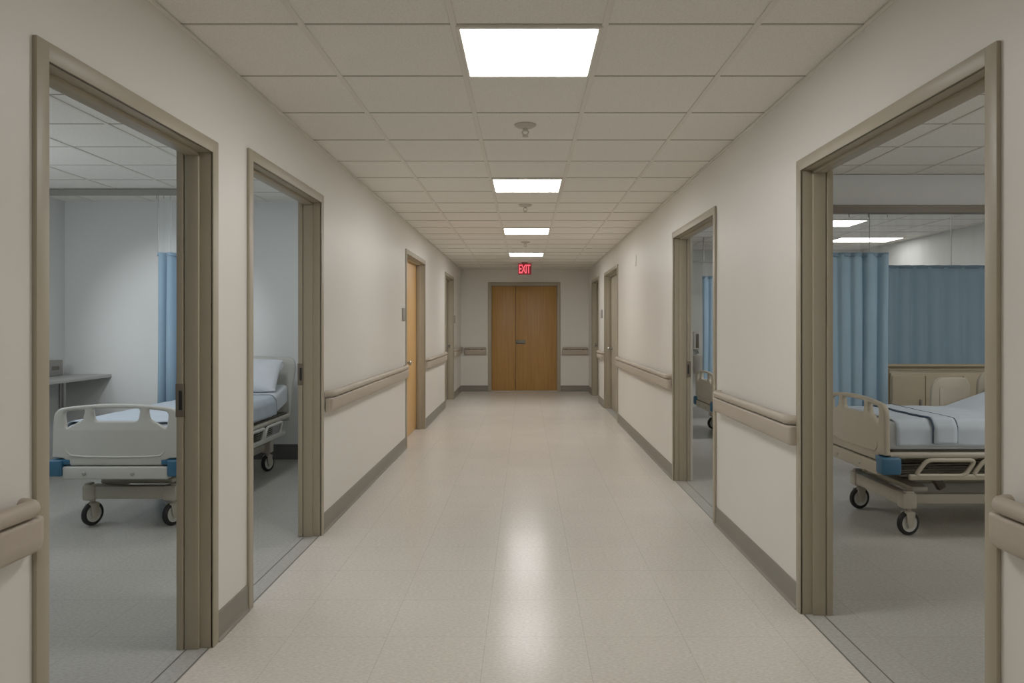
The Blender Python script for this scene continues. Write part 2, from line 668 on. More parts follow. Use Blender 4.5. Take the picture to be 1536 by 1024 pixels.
# ceiling edge angles
k = 1
for lo, hi, w in (((XL, YB, H - 0.022), (XL + 0.006, YF, H - 0.0065), 'along the left corridor wall'),
                  ((XR - 0.006, YB, H - 0.022), (XR, YF, H - 0.0065), 'along the right corridor wall'),
                  ((XL + 0.007, YF - 0.006, H - 0.022), (XR - 0.007, YF, H - 0.0065), 'above the exit doors')):
    slab('trim_%d' % k, lo, hi, M['tbar'], 'thin ceiling edge angle ' + w, 'trim')
    k += 1


# baseboards
def baseboard(name, side, segs, label):
    x0 = XL if side < 0 else XR
    mb = MB()
    for a, b in segs:
        prof = [(0, 0.001), (0.018, 0.001), (0.016, 0.006), (0.009, 0.014), (0.007, 0.03), (0.007, 0.124), (0.004, 0.13), (0, 0.13)]
        rings = [[(x0 - side * px, y, pz) for px, pz in prof] for y in (a, b)]
        mb.loft(rings)
    return mb.build(name, M['base'], smooth=None, label=label, cat='baseboard', kind='structure')


def base_segs(doors):
    s = []
    y = 0.0
    for d in doors:
        s.append((y, d[0] - 0.001))
        y = d[1] + 0.001
    s.append((y, YF - 0.01))
    return s


baseboard('baseboard_left', -1, base_segs(LD), 'grey rubber cove base along the left corridor wall')
baseboard('baseboard_right', 1, base_segs(RD), 'grey rubber cove base along the right corridor wall')
mb = MB()
mb.box((XL + 0.01, YF - 0.008, 0.001), (FD0 - 0.001, YF, 0.13), 0.003, 1)
mb.box((FD1 + 0.001, YF - 0.008, 0.001), (XR - 0.01, YF, 0.13), 0.003, 1)
mb.build('baseboard_far', M['base'], smooth=None, label='grey rubber cove base either side of the double door', cat='baseboard', kind='structure')
slab('baseboard_left_room', (LX + 0.62, LY - 0.008, 0.001), (XL - WT - 0.01, LY, 0.16), mat('dark_room_base', rgb(92, 92, 90), 0.5, 0.4, noise_scale=4, noise_amt=0.03),
     'dark cove base behind the white hospital bed', 'baseboard')


# ------------------------------------------------------------------ doors
def door(idx, side, spec, label):
    y0, y1, top, kind = spec
    x0 = XL if side < 0 else XR
    th = WT if kind == 'open' else WT2
    root = empty('door_%d' % idx, (x0, (y0 + y1) / 2, 0), label=label, cat='door', kind='structure')
    ox, oy = x0, (y0 + y1) / 2

    def B(mb, u0, u1, ya, yb, za, zb, bev=0.003):
        # u = depth into the wall, local to root
        mb.box((side * u0, ya - oy, za), (side * u1, yb - oy, zb), bev, 2)
    ca, cb, ct = y0 + CW, y1 - CW, top - CW      # clear opening
    f = MB()
    jt = 0.02
    # casing
    B(f, -0.014, 0.0, y0, ca, 0, top)
    B(f, -0.014, 0.0, cb, y1, 0, top)
    B(f, -0.014, 0.0, ca - 0.004, cb + 0.004, ct, top)
    # jamb liner
    B(f, -0.012, th, ca - jt, ca, 0, ct + jt)
    B(f, -0.012, th, cb, cb + jt, 0, ct + jt)
    B(f, -0.012, th, ca - jt, cb + jt, ct, ct + jt)
    # stop
    s0, s1 = 0.046, (th if kind == 'open' else 0.105)
    B(f, s0, s1, ca - 0.002, ca + 0.016, 0, ct)
    B(f, s0, s1, cb - 0.016, cb + 0.002, 0, ct)
    B(f, s0, s1, ca, cb, ct - 0.016, ct + 0.002)
    f.build('frame', M['frame'], root, 30)
    if kind == 'open':
        p = MB()
        B(p, th + 0.004, th + 0.034, cb - 0.02, cb + 0.03, 0, ct + 0.02, 0.003)
        p.build('strike_post', M['frame'], root, 30)
        zc = 1.09 if side < 0 else 1.02
        if idx != 5:
            q = MB()
            B(q, th - 0.001, th + 0.0355, cb - 0.0235, cb - 0.019, zc - 0.07, zc + 0.075, 0.0015)
            sp = q.build('strike_plate', M['frame_dark'], root, 30, label='dark latch plate')
            q = MB()
            B(q, th + 0.006, th + 0.021, cb - 0.0255, cb - 0.0225, zc - 0.04, zc + 0.045, 0.001)
            q.build('latch_slot', M['black'], sp, 30)
        t = MB()
        B(t, 0.004, 0.010, ca + 0.003, cb - 0.003, 0.0002, 0.0012, 0)
        B(t, 0.096, 0.102, ca + 0.003, cb - 0.003, 0.0002, 0.0012, 0)
        t.build('threshold_seam', M['seam'], root, None)
    else:
        lf = MB()
        B(lf, 0.108, 0.15, ca + 0.004, cb - 0.004, 0.012, ct - 0.004, 0.002)
        leaf = lf.build('leaf', M['wood_light'] if kind == 'wood' else M['frame'], root, 30)
        h = MB()
        yk = (cb - 0.16 if idx != 3 else ca + 0.58) - oy
        zk = 0.955 if idx == 3 else 1.03
        h.lathe([(0.0, 0), (0.032, 0), (0.032, 0.008), (0.014, 0.012), (0.012, 0.04), (0.028, 0.05), (0.03, 0.066), (0.022, 0.078), (0.0, 0.08)],
                (side * 0.108, yk, zk), Vector((-side, 0, 0)))
        h.build('knob', M['steel'], leaf, 40)
    return root


dl = ['near left open doorway with taupe frame, onto the white bed foot', 'second open doorway on the left, onto the bed pillow',
      'light wood door in taupe frame on the left wall', 'farthest left door, recessed in taupe frame near the end wall']
dr = ['near right open doorway with taupe frame, onto the beige bed', 'second open doorway on the right, narrow view of a blue curtain',
      'closed taupe door farther along the right wall', 'last taupe door on the right beside the end wall']
for i, s in enumerate(LD):
    door(i + 1, -1, s, dl[i])
for i, s in enumerate(RD):
    door(i + 5, 1, s, dr[i])

# far double door
root = empty('door_9', (0, YF, 0), label='double wooden exit door with uneven leaves at the corridor end', cat='door', kind='structure')
f = MB()
fw = 0.072
for a, b, z0, z1 in ((FD0, FD0 + fw, 0, FDT), (FD1 - fw, FD1, 0, FDT), (FD0 + fw - 0.004, FD1 - fw + 0.004, FDT - fw, FDT)):
    f.box((a, -0.016, z0), (b, 0.0, z1), 0.003)
for a, b, z0, z1 in ((FD0 + 0.042, FD0 + fw, 0, FDT - fw), (FD1 - fw, FD1 - 0.042, 0, FDT - fw), (FD0 + 0.042, FD1 - 0.042, FDT - fw, FDT - 0.042)):
    f.box((a, -0.012, z0), (b, 0.14, z1), 0.002)
f.build('frame', M['frame'], root, 30)
SPLIT = -0.209
for a, b in ((FD0 + fw + 0.006, SPLIT - 0.006), (SPLIT + 0.006, FD1 - fw - 0.006)):
    lf = MB().box((a, 0.035, 0.02), (b, 0.08, FDT - fw - 0.008), 0.002).build('leaf', M['wood'], root, 30)
MB().box((SPLIT - 0.03, 0.0805, 0.02), (SPLIT + 0.03, 0.088, FDT - fw - 0.01), 0.001).build('gap_backing', M['frame_dark'], root, 30)  # dark strip added behind the leaf gap to block background light
lv = MB()
lv.lathe([(0.0, 0), (0.045, 0), (0.045, 0.01), (0.03, 0.02), (0.03, 0.045), (0.0, 0.05)], (SPLIT + 0.045, 0.035, 1.063), Vector((0, -1, 0)))
lv.box((SPLIT + 0.03, -0.03, 1.045), (SPLIT + 0.16, -0.01, 1.075), 0.006)
lv.box((SPLIT + 0.085, 0.012, 1.02), (SPLIT + 0.215, 0.036, 1.105), 0.006)
lv.build('lever_handle', M['dull_steel'], lf, 40)
MB().box((FD0 + fw, -0.012, 0.0005), (FD1 - fw, 0.13, 0.012), 0.003).build('threshold', M['threshold'], root, 30)

# ------------------------------------------------------------------ handrails
def handrail(side, y0, y1, label, round0=True, round1=True):
    x0 = XL if side < 0 else XR
    root = empty('handrail', (x0, (y0 + y1) / 2, 0.82 if y0 > 0 else 0.795), label=label, cat='handrail', group='wall handrails')
    hl = (y1 - y0) / 2
    s = -side
    # bumper board: rounded profile swept along the wall with softened ends
    prof = round_poly([(0.012, 0.0), (0.047, 0.0), (0.058, 0.03), (0.058, 0.098), (0.012, 0.098)], [0.004, 0.022, 0.02, 0.012, 0.004], 5)
    rings = []
    for t, k in ((-hl, 0.55), (-hl + 0.006, 0.8), (-hl + 0.018, 0.95), (-hl + 0.035, 1), (hl - 0.035, 1), (hl - 0.018, 0.95), (hl - 0.006, 0.8), (hl, 0.55)):
        rings.append([(s * (0.012 + (px - 0.012) * k), t, 0.05 + (pz - 0.05) * (0.9 + 0.1 * k)) for px, pz in prof])
    MB().loft(rings).build('bumper_board', M['rail'], root, 40)
    # grip: round rail returning to the wall at its ends
    r = 0.024
    z = 0.126
    xo = 0.044
    pts = []
    c = 0.045
    for i in range(7):
        a = PI / 2 * i / 6
        pts.append((s * (0.0 + xo * math.sin(a)), -hl + c - c * math.sin(a) * 0 - (c - c * (1 - math.cos(a))) + 0.024, z))
    mid = [(s * xo, -hl + c + 0.1, z), (s * xo, 0, z), (s * xo, hl - c - 0.1, z)]
    pts2 = [(p[0], -p[1], p[2]) for p in reversed(pts)]
    MB().tube(pts + mid + pts2, r, 14).build('grip', M['rail'], root, 60)
    # brackets between the wall and the rail
    n = max(2, int((y1 - y0) / 0.8) + 1)
    for i in range(n):
        t = -hl + 0.2 + (2 * hl - 0.4) * i / (n - 1)
        MB().box((s * 0.0005, t - 0.025, 0.02), (s * 0.03, t + 0.025, 0.13), 0.003).build('bracket', M['frame_dark'], root, 30)
    return root


handrail(-1, -0.6, 2.035, 'taupe handrail ending beside the near left doorway, cut by the photo edge')
handrail(-1, 5.03, 8.36, 'long taupe handrail on the left wall between open doorway and wood door')
handrail(-1, 10.1, 12.5, 'taupe handrail on the left wall beyond the wood door')
handrail(-1, 14.1, 15.58, 'short taupe handrail on the left wall next to the end wall')
handrail(1, -0.6, 2.08, 'taupe handrail ending beside the near right doorway, cut by the photo edge')
handrail(1, 3.635, 5.12, 'taupe handrail on the right wall between the two open doorways')
handrail(1, 6.76, 10.62, 'long taupe handrail on the right wall between second doorway and closed taupe door')
handrail(1, 12.62, 13.42, 'very short taupe handrail between the two closed taupe doors on the right')


def far_rail(x0, x1, label):
    root = empty('handrail', ((x0 + x1) / 2, YF, 0.79), label=label, cat='handrail', group='wall handrails')
    h = (x1 - x0) / 2
    MB().box((-h, -0.055, 0.0), (h, -0.012, 0.11), 0.012, 3).build('bumper_board', M['rail'], root, 40)
    MB().tube([(-h + 0.01, -0.04, 0.143), (0, -0.04, 0.143), (h - 0.01, -0.04, 0.143)], 0.024, 12).build('grip', M['rail'], root, 60)
    for t in (-h + 0.1, h - 0.1):
        MB().box((t - 0.02, -0.02, 0.02), (t + 0.02, -0.0005, 0.14), 0.002).build('bracket', M['frame_dark'], root, 30)


far_rail(-1.31, FD0 - 0.03, 'short taupe rail on the end wall left of the double door')
far_rail(FD1 + 0.03, 1.345, 'short taupe rail on the end wall right of the double door')

# ------------------------------------------------------------------ ceiling lights
def light(x, y, z, label, m, w=0.575, d=0.575, group='corridor ceiling lights'):
    root = empty('ceiling_light', (x, y, z), label=label, cat='ceiling light', group=group)
    f = MB()
    a, b = w / 2 + 0.012, d / 2 + 0.012
    for lo, hi in (((-a, -b, -0.012), (a, -b + 0.018, -0.001)), ((-a, b - 0.018, -0.012), (a, b, -0.001)),
                   ((-a, -b + 0.018, -0.012), (-a + 0.018, b - 0.018, -0.001)), ((a - 0.018, -b + 0.018, -0.012), (a, b - 0.018, -0.001))):
        f.box(lo, hi, 0.002, 1)
    f.build('frame', M['tbar'], root, 30)
    MB().box((-a + 0.019, -b + 0.019, -0.0095), (a - 0.019, b - 0.019, -0.0065), 0.001, 1).build('diffuser', m, root, None, label='glowing white diffuser panel')
    return root


P = 0.612
labels = ['largest lit ceiling panel, nearest in the corridor', 'second lit ceiling panel, between the first two sprinkler heads',
          'third lit ceiling panel, between the second and third sprinkler heads', 'smallest lit ceiling panel, closest to the exit sign']
l0 = None
for i in range(4):
    loc = (0.016, 2.943 + P * (5 * i + 0.5), H)
    if l0 is None:
        l0 = light(*loc, labels[0], M['panel'])
    else:
        l1 = dup(l0, loc, labels[i])
        if i >= 2:
            df = [c for c in l1.children if c.name.startswith('diffuser')][0]
            df.material_slots[0].link = 'OBJECT'
            df.material_slots[0].material = M['panel_c'] if i == 2 else M['panel_d']
light(4.0, 9.4, HR, 'ward ceiling panel partly hidden by the near right door frame', M['panel_room'], group='ward ceiling lights')
light(5.2, 11.2, HR, 'brighter ward ceiling panel seen through the netting above the curtains', M['panel_room'], 0.95, 0.575, group='ward ceiling lights')

# ------------------------------------------------------------------ sprinklers
sp = empty('ceiling_sprinkler', (0.0, 4.42, H), label='sprinkler head closest to the largest ceiling light', cat='sprinkler', group='ceiling sprinkler heads')
MB().lathe([(0.0, -0.022), (0.03, -0.022), (0.05, -0.016), (0.066, -0.006), (0.068, 0.002), (0.0, 0.002)], (0, 0, 0)).build('cover_plate', M['sprinkler'], sp, 40)
q = MB()
q.cyl((0, 0, -0.022), (0, 0, -0.036), 0.016, 0.013, 14)
q.tube([(-0.012, 0, -0.034), (-0.02, 0, -0.046), (-0.012, 0, -0.06), (0, 0, -0.064)], 0.0035, 8)
q.tube([(0.012, 0, -0.034), (0.02, 0, -0.046), (0.012, 0, -0.06), (0, 0, -0.064)], 0.0035, 8)
q.cyl((0, 0, -0.062), (0, 0, -0.07), 0.006, 0.006, 10)
q.lathe([(0.0, -0.073), (0.018, -0.073), (0.018, -0.069), (0.0, -0.069)], (0, 0, 0))
q.build('nozzle', M['sprinkler'], sp, 40)
dup(sp, (0.0, 7.35, H), 'sprinkler head between the second and third ceiling lights')
dup(sp, (0.0, 10.6, H), 'sprinkler head between the third and last ceiling lights')

# ------------------------------------------------------------------ exit sign
sg = empty('exit_sign', (-0.012, 14.05, H), label='glowing red EXIT sign hanging from the ceiling', cat='exit sign')
MB().box((-0.128, -0.02, -0.235), (0.128, 0.02, -0.022), 0.004).build('housing', M['sign_red'], sg, 30)
MB().box((-0.06, -0.016, -0.023), (0.06, 0.016, -0.001), 0.002).build('canopy', M['frame_dark'], sg, 30)
cu = bpy.data.curves.new('lettering', 'FONT')
cu.body = 'EXIT'
cu.align_x = 'CENTER'
cu.size = 0.215
cu.space_character = 0.9
cu.extrude = 0.002
cu.offset = 0.0035
to = bpy.data.objects.new('tmp_text', cu)
COL.objects.link(to)
dg = bpy.context.evaluated_depsgraph_get()
me = bpy.data.meshes.new_from_object(to.evaluated_get(dg))
bpy.data.objects.remove(to)
me.materials.clear()
xs = [v.co.x for v in me.vertices]
ys = [v.co.y for v in me.vertices]
w_, h_ = max(xs) - min(xs), max(ys) - min(ys)
for v in me.vertices:
    v.co.x = (v.co.x - (max(xs) + min(xs)) / 2) / w_ * 0.222
    v.co.y = (v.co.y - min(ys)) / h_ * 0.165
me.transform(Matrix.Translation((0, -0.0225, -0.211)) @ Matrix.Rotation(PI / 2, 4, 'X'))
link_mesh('lettering', me, M['sign_letter'], sg, label='bright red EXIT letters')

# ------------------------------------------------------------------ wall plaques
def plaque(side, y, z, w, h, label, name='room_plaque', m='plaque', cat='sign', dp=.014):
    x0 = XL if side < 0 else XR
    o = MB().box((side * 0.002, -w / 2, -h / 2), (-side * dp, w / 2, h / 2), min(.003, dp * .4)).build(name, M[m], None, 30, label=label, cat=cat)
    o.location = (x0 - side * 0.0, y, z)
    return o


plaque(-1, 8.28, 1.545, 0.15, 0.145, 'grey square room plaque just before the light wood door')
plaque(-1, 14.25, 1.54, 0.2, 0.15, 'grey room plaque past the farthest left door')
plaque(1, 12.98, 1.625, 0.24, 0.15, 'grey room plaque between the two closed taupe doors')
plaque(1, 9.02, 2.22, 0.1, 0.13, 'small white box high on the right wall above the long handrail', 'wall_sensor', 'white_plastic', 'sensor', .006)


# ------------------------------------------------------------------ hospital beds
def bend(y, y0, ang):
    """height added to the lying surface past y0, head section tilted"""
    if y <= y0:
        return 0.0
    return (y - y0) * math.tan(ang)


def bed(name, loc, rz, W, cs, L, lift, hy, hang, yaw, mat_plastic, label, far_rails=False, rail_low=True):
    root = empty(name, loc, rz, label=label, cat='hospital bed', group='hospital beds')
    mp = M[mat_plastic]
    mm = M['bed_metal']
    hw = W / 2
    k = lift
    # foot board (front face toward -y)
    outer = [(-hw, .515 + k), (-hw + .085, .512 + k), (-hw + .115, .466 + k), (hw - .115, .466 + k), (hw - .085, .512 + k), (hw, .515 + k),
             (hw - .005, .70 + k), (hw - .012, .852 + k), (hw * .45, .878 + k), (0, .885 + k), (-hw * .45, .878 + k), (-hw + .012, .852 + k), (-hw + .005, .70 + k)]
    outer = round_poly(outer, [.01, .02, .02, .02, .02, .01, .05, .11, .1, .1, .1, .11, .05], 6)
    s = W / 0.87
    hl = [(-.36 * s, .832 + k), (-.212 * s, .848 + k), (-.225 * s, .78 + k), (-.345 * s, .712 + k)]
    hm = [(-.165 * s, .853 + k), (.165 * s, .853 + k), (.15 * s, .765 + k), (-.15 * s, .765 + k)]
    hr = [(-x, z) for x, z in reversed(hl)]
    holes = [round_poly(hl, [.035, .02, .02, .025], 5), round_poly(hm, [.025, .025, .03, .03], 5), round_poly(hr, [.025, .02, .02, .035], 5)]
    fb = MB()
    me = plate(outer, holes, 0.042, 0.011)
    fb.mesh(me)
    rim = [(-hw + .10, -.02, .60 + k), (-hw + .10, -.021, .56 + k), (-hw + .13, -.021, .533 + k), (-.2, -.021, .525 + k), (0, -.021, .523 + k), (.2, -.021, .525 + k),
           (hw - .13, -.021, .533 + k), (hw - .10, -.021, .56 + k), (hw - .10, -.02, .60 + k)]
    fb.tube(rim, [.002, .006, .007, .007, .007, .007, .007, .006, .002], 8)
    fb.build('footboard', mp, root, 45)
    # crossbar under it, with bolts
    cb = MB().box((-hw + .075, -.03, .372 + k), (hw - .075, .03, .458 + k), .01, 3).build('crossbar', mp, root, 40)
    for bx in (-.21, .12):
        MB().lathe([(0, 0), (.014, 0), (.014, .004), (.009, .008), (0, .009)], (bx * s, -.03, .41 + k), Vector((0, -1, 0)), 16).build('bolt', M['steel'], cb, 40)
    for sx in (-1, 1):
        b = MB()
        b.box((sx * (hw - .075), -.046, .392 + k), (sx * (hw + .02), .085, .505 + k), .014, 3)
        b.box((sx * (hw - .125), -.026, .470 + k), (sx * (hw - .06), .05, .506 + k), .008, 2)
        b.build('corner_bumper', M['blue_bumper'], root, 40, label='blue corner bumper')
    # head board
    ho = [(-hw + .04, .45 + k), (hw - .04, .45 + k), (hw - .02, .75 + k), (hw + .02, 1.0 + k), (hw + .0, 1.09 + k), (0, 1.115 + k), (-hw, 1.09 + k), (-hw - .02, 1.0 + k), (-hw + .02, .75 + k)]
    hh = [(-hw + .1, 1.04 + k), (hw - .1, 1.04 + k), (hw - .12, .96 + k), (-hw + .12, .96 + k)]
    hb = MB().mesh(plate(round_poly(ho, [.02, .02, .1, .1, .05, .2, .05, .1, .1], 6), [round_poly(hh, .03, 5)], .045, .012), Matrix.Translation((0, L, 0)))
    hb.build('headboard', mp, root, 45)
    # deck frame: side tubes and cross members
    d = MB()
    for sx in (-1, 1):
        d.tube([(sx * (hw - .03), .025, .515 + k), (sx * (hw - .022), .10, .517 + k), (sx * (hw - .022), L / 2, .517 + k), (sx * (hw - .022), L - .1, .517 + k), (sx * (hw - .05), L - .015, .515 + k)], .021, 12)
    for yy in (.12, .6, 1.1, 1.6, L - .12):
        d.box((-hw + .03, yy - .02, .49 + k), (hw - .03, yy + .02, .525 + k), .004, 1)
    d.build('deck_frame', mm, root, 45)
    p = MB().box((-hw + .055, .06, .528 + k), (hw - .055, L - .06, .545 + k), .004, 1)
    p.build('deck_panel', M['bed_under'], root, 30)
    # springs and lift mechanism
    u = MB()
    for j in range(7):
        zz = .475 + k - .018 * j
        u.tube([(-hw + .09 + .02 * (j % 2), .12, zz), (0, .5, zz + .008), (.02, 1.2, zz - .004), (0, L - .3, zz)], .006, 6)
        u.tube([(hw - .09 - .02 * (j % 2), .12, zz), (hw - .1, .55, zz + .006), (hw - .08, 1.1, zz - .005), (hw - .12, L - .3, zz)], .006, 6)
    u.box((-.2, .25, .36 + k), (.2, L - .35, .40 + k), .01, 2)
    u.box((-.05, .35, .30), (.05, L - .5, .37 + k), .01, 2)
    for yy in (.45, L - .55):
        u.box((-.24, yy - .03, .27), (-.20, yy + .03, .50 + k), .008, 1, Matrix.Translation((0, yy, .38)) @ Matrix.Rotation(.5, 4, 'X') @ Matrix.Translation((0, -yy, -.38)))
        u.box((.20, yy - .03, .27), (.24, yy + .03, .50 + k), .008, 1, Matrix.Translation((0, yy, .38)) @ Matrix.Rotation(.5, 4, 'X') @ Matrix.Translation((0, -yy, -.38)))
    u.build('lift_mechanism', M['bed_under'], root, 40)
    # base frame
    b = MB()
    yf, yh = .19, L - .34
    b.box((-cs - .035, yf - .04, .195), (cs + .035, yf + .035, .285), .008, 2)
    b.box((-cs - .035, yh - .035, .195), (cs + .035, yh + .035, .285), .008, 2)
    for sx in (-1, 1):
        b.box((sx * (cs - .06), yf, .21), (sx * (cs - .005), yh, .275), .006, 2)
        for yy in (yf, yh):
            b.box((sx * cs - .045, yy - .05, .185), (sx * cs + .045, yy + .045, .292), .012, 2)
            b.box((sx * (cs + .02) - .022, yy - .03, .28), (sx * (cs + .02) + .022, yy + .03, .305), .008, 2)
    b.box((-cs + .03, yf + .05, .285), (cs - .03, yf + .16, .32), .01, 2)
    b.box((-cs + .03, yh - .16, .285), (cs - .03, yh - .05, .32), .01, 2)
    b.build('base_frame', mm, root, 40)
    # casters
    for sx in (-1, 1):
        for yy in (yf, yh):
            c, sn = math.cos(yaw), math.sin(yaw)
            n = Vector((c, sn, 0))                       # wheel axle
            ctr = Vector((sx * cs, yy + .005, .084))
            f = MB()
            m4 = Matrix.Translation(ctr) @ Matrix.Rotation(yaw, 4, 'Z')
            f.lathe([(0, .0), (.03, 0), (.03, .02), (.018, .03), (.018, .045), (0, .045)], (ctr.x, ctr.y, .14))
            for e in (-1, 1):
                fp = plate(round_poly([(-.02, -.03), (.02, -.03), (.036, .075), (-.036, .075)], [.018, .018, .01, .01], 4), [], .008, .002)
                f.mesh(fp, m4 @ Matrix.Rotation(PI / 2, 4, 'Z') @ Matrix.Translation((0, e * .026, 0)))
            f.box((-.027, -.036, .066), (.027, .036, .076), .003, 1, m4)
            fork = f.build('caster', mm, root, 40)
            w = MB()
            w.lathe([(.058, -.016), (.074, -.017), (.081, -.012), (.084, 0), (.081, .012), (.074, .017), (.058, .016)], ctr, n, 32, True)
            w.build('tyre', M['tyre'], fork, 50)
            w = MB()
            w.lathe([(0, -.021), (.02, -.02), (.022, -.012), (.05, -.010), (.0595, -.0165), (.0595, .0165), (.05, .010), (.022, .012), (.02, .02), (0, .021)], ctr, n, 32)
            w.build('wheel_hub', M['bed_plastic'], fork, 50)
    # lowered side rails
    for sx in (-1, 1):
        for a, e in ((.22, .98), (1.15, L - .35)):
            r = MB()
            X = sx * (hw - .0)
            r.box((X - .012, a - .08, .355 + k), (X + .012, e + .05, .395 + k), .008, 2)
            n = 2
            wd = (e - a) / n
            for j in range(n):
                y0_, y1_ = a + wd * j + .01, a + wd * (j + 1) - .02
                pl = round_poly([(y0_ - .05, .385 + k), (y0_ + .03, .488 + k), (y1_, .488 + k), (y1_ - .07, .385 + k)], .035, 5)
                r.tube([(X, yy, zz) for yy, zz in pl], .014, 10, True)
            r.build('side_rail', mp, root, 45)
    if far_rails:
        X = -hw - .012
        for (a, e, z0, z1) in ((.80, 1.13, .56, .97), (1.17, 1.95, .60, 1.02)):
            o = [(a, z0 + k), (e - .04, z0 + k), (e, z1 - .08 + k), (e - .03, z1 + k), (a + .08, z1 + k), (a + .02, z1 - .06 + k)]
            hhole = [(a + .09, z1 - .17 + k), (e - .06, z1 - .17 + k), (e - .06, z1 - .06 + k), (a + .1, z1 - .06 + k)]
            holes = [round_poly(hhole, .03, 5)] if a > 1 else []
            me = plate(round_poly(o, [.03, .03, .05, .06, .06, .05], 5), holes, .035, .01)
            r = MB().mesh(me, Matrix.Translation((X, 0, 0)) @ Matrix.Rotation(PI / 2, 4, 'Z'))
            if a < 1:
                r.box((X + .016, a + .08, z0 + .12 + k), (X + .022, e - .06, z1 - .08 + k), .002, 1)
            r.build('raised_side_rail', mp, root, 45)
    # mattress
    mw = hw - .045
    zb, zt = .547 + k, .735 + k
    prof = round_poly([(-mw, zb), (mw, zb), (mw, zt), (-mw, zt)], [.03, .03, .05, .05], 5)
    rings = []
    ys = [.045, .06, .09] + [.09 + (L - .2) * i / 40 for i in range(1, 40)] + [L - .1, L - .06, L - .045]
    for i, y in enumerate(ys):
        f = {0: .90, 1: .96, len(ys) - 1: .90, len(ys) - 2: .96}.get(i, 1.0)
        rings.append([(x * (1 - (1 - f) * .3), y, zb + (z - zb) * f + bend(y, hy, hang)) for x, z in prof])
    MB().loft(rings).build('mattress', M['sheet'], root, 50)
    root['_'] = 0
    del root['_']
    return dict(root=root, mw=mw, zb=zb, zt=zt, hy=hy, hang=hang, L=L, loc=loc, rz=rz)


def drape(d, y0, y1, drop, off, wr, seed, rag=0.0, side_sag=0.006):
    """cloth over the mattress: an open strip bent over top and both sides, returned as MB"""
    mw, zb, zt = d['mw'] + off, d['zb'], d['zt'] + off
    prof = []
    n = 8
    zlow = zt - drop
    for i in range(n):
        prof.append((-mw - side_sag, zlow + (zt - .05 - zlow) * i / (n - 1)))
    for i in range(1, 6):
        a = PI - PI / 2 * i / 6
        prof.append((-mw + .05 + .05 * math.cos(a), zt - .05 + .05 * math.sin(a)))
    for i in range(0, 25):
        prof.append((-mw + .05 + (2 * mw - .1) * i / 24, zt))
    for i in range(1, 6):
        a = PI / 2 - PI / 2 * i / 6
        prof.append((mw - .05 + .05 * math.cos(a), zt - .05 + .05 * math.sin(a)))
    for i in range(n):
        prof.append((mw + side_sag, zt - .05 - (zt - .05 - zlow) * i / (n - 1)))
    ny = max(4, int((y1 - y0) / .03))
    rings = []
    for j in range(ny + 1):
        y = y0 + (y1 - y0) * j / ny
        ring = []
        for (x, z) in prof:
            nv = noise.noise(Vector((x * 3.2 + seed, y * 3.4, z * 3.2)))
            nv2 = noise.noise(Vector((x * 9 + seed, y * 9, z * 9 + 4)))
            w = wr * (abs(nv) * 1.2 + .45 * abs(nv2))
            top = 1.0 if z > zt - .03 else 0.0
            hang_f = min(1.0, max(0.0, (zt - .05 - z) / max(drop, .01)))
            ring.append((x + (math.copysign(w * 1.3, x) if not top else 0) + (math.copysign(.012 * hang_f * math.sin(y * 15 + seed), x) if hang_f else 0) * (wr > 0.001),
                         y, z + (w if top else 0) + bend(y, d['hy'], d['hang']) + (rag * nv * hang_f)))
        rings.append(ring)
    return rings


def world(d):
    return Matrix.Translation(d['loc']) @ Matrix.Rotation(d['rz'], 4, 'Z')


def solid(o, t, off=0):
    m = o.modifiers.new('thickness', 'SOLIDIFY')
    m.thickness = t
    m.offset = off
    return o


def blanket(d, y0, y1, drop, label, seed, wr=.008, folds=(), name='blanket', end_pipe=True):
    root = empty(name, d['loc'], d['rz'], label=label, cat='blanket')
    R = drape(d, y0, y1, drop, .008, wr, seed, .01)
    o = MB().loft(R, closed=False).build('cover', M['blanket'], root, 60)
    solid(o, .006, 1)
    if end_pipe:
        MB().tube([Vector(p) + Vector((0, 0, .003)) for p in R[-1]], .007, 6).build('piping', M['piping'], root, 60, label='dark slate piping')
    for (a, b) in folds:
        F = drape(d, a, b, drop - .004, .020, wr * .8, seed, .008)
        f = MB().loft(F, closed=False).build('folded_band', M['blanket'], root, 60)
        solid(f, .006, 1)
        for ring in (F[0], F[-1]):
            MB().tube([Vector(p) + Vector((0, 0, .002)) for p in ring], .007, 6).build('piping', M['piping'], f, 60, label='dark slate piping')
    return root


def pillow(d, x, y, z, w, dp, th, tilt, label, yaw=0.0):
    mb = MB()
    rings = []
    N = 22
    for i in range(N + 1):
        u = -1 + 2 * i / N
        wd = (1 - abs(u) ** 5) ** .5 if abs(u) < 1 else 0
        ring = []
        for kk in range(28):
            a = 2 * PI * kk / 28
            ca, sa = math.cos(a), math.sin(a)
            px = math.copysign(abs(ca) ** .62, ca)
            pz = math.copysign(abs(sa) ** .9, sa)
            edge = (1 - abs(u) ** 3.2) * (1 - .35 * abs(px) ** 3)
            nv = noise.noise(Vector((u * 2.2 + x * 7, px * 2.2, pz * 2 + y)))
            ring.append((u * w / 2 * (1 + .03 * abs(px) ** 4), px * dp / 2 * (.93 + .07 * abs(u) ** 4) * (wd ** .12 if wd > 0 else .9), pz * (th / 2 * edge + .006) + .016 * nv * edge))
        rings.append(ring)
    mb.loft(rings)
    o = mb.build('pillow', M['sheet'], None, 70, label=label, cat='pillow')
    o.matrix_world = world(d) @ Matrix.Translation((x, y, z)) @ Matrix.Rotation(yaw, 4, 'Z') @ Matrix.Rotation(tilt, 4, 'X')
    return o


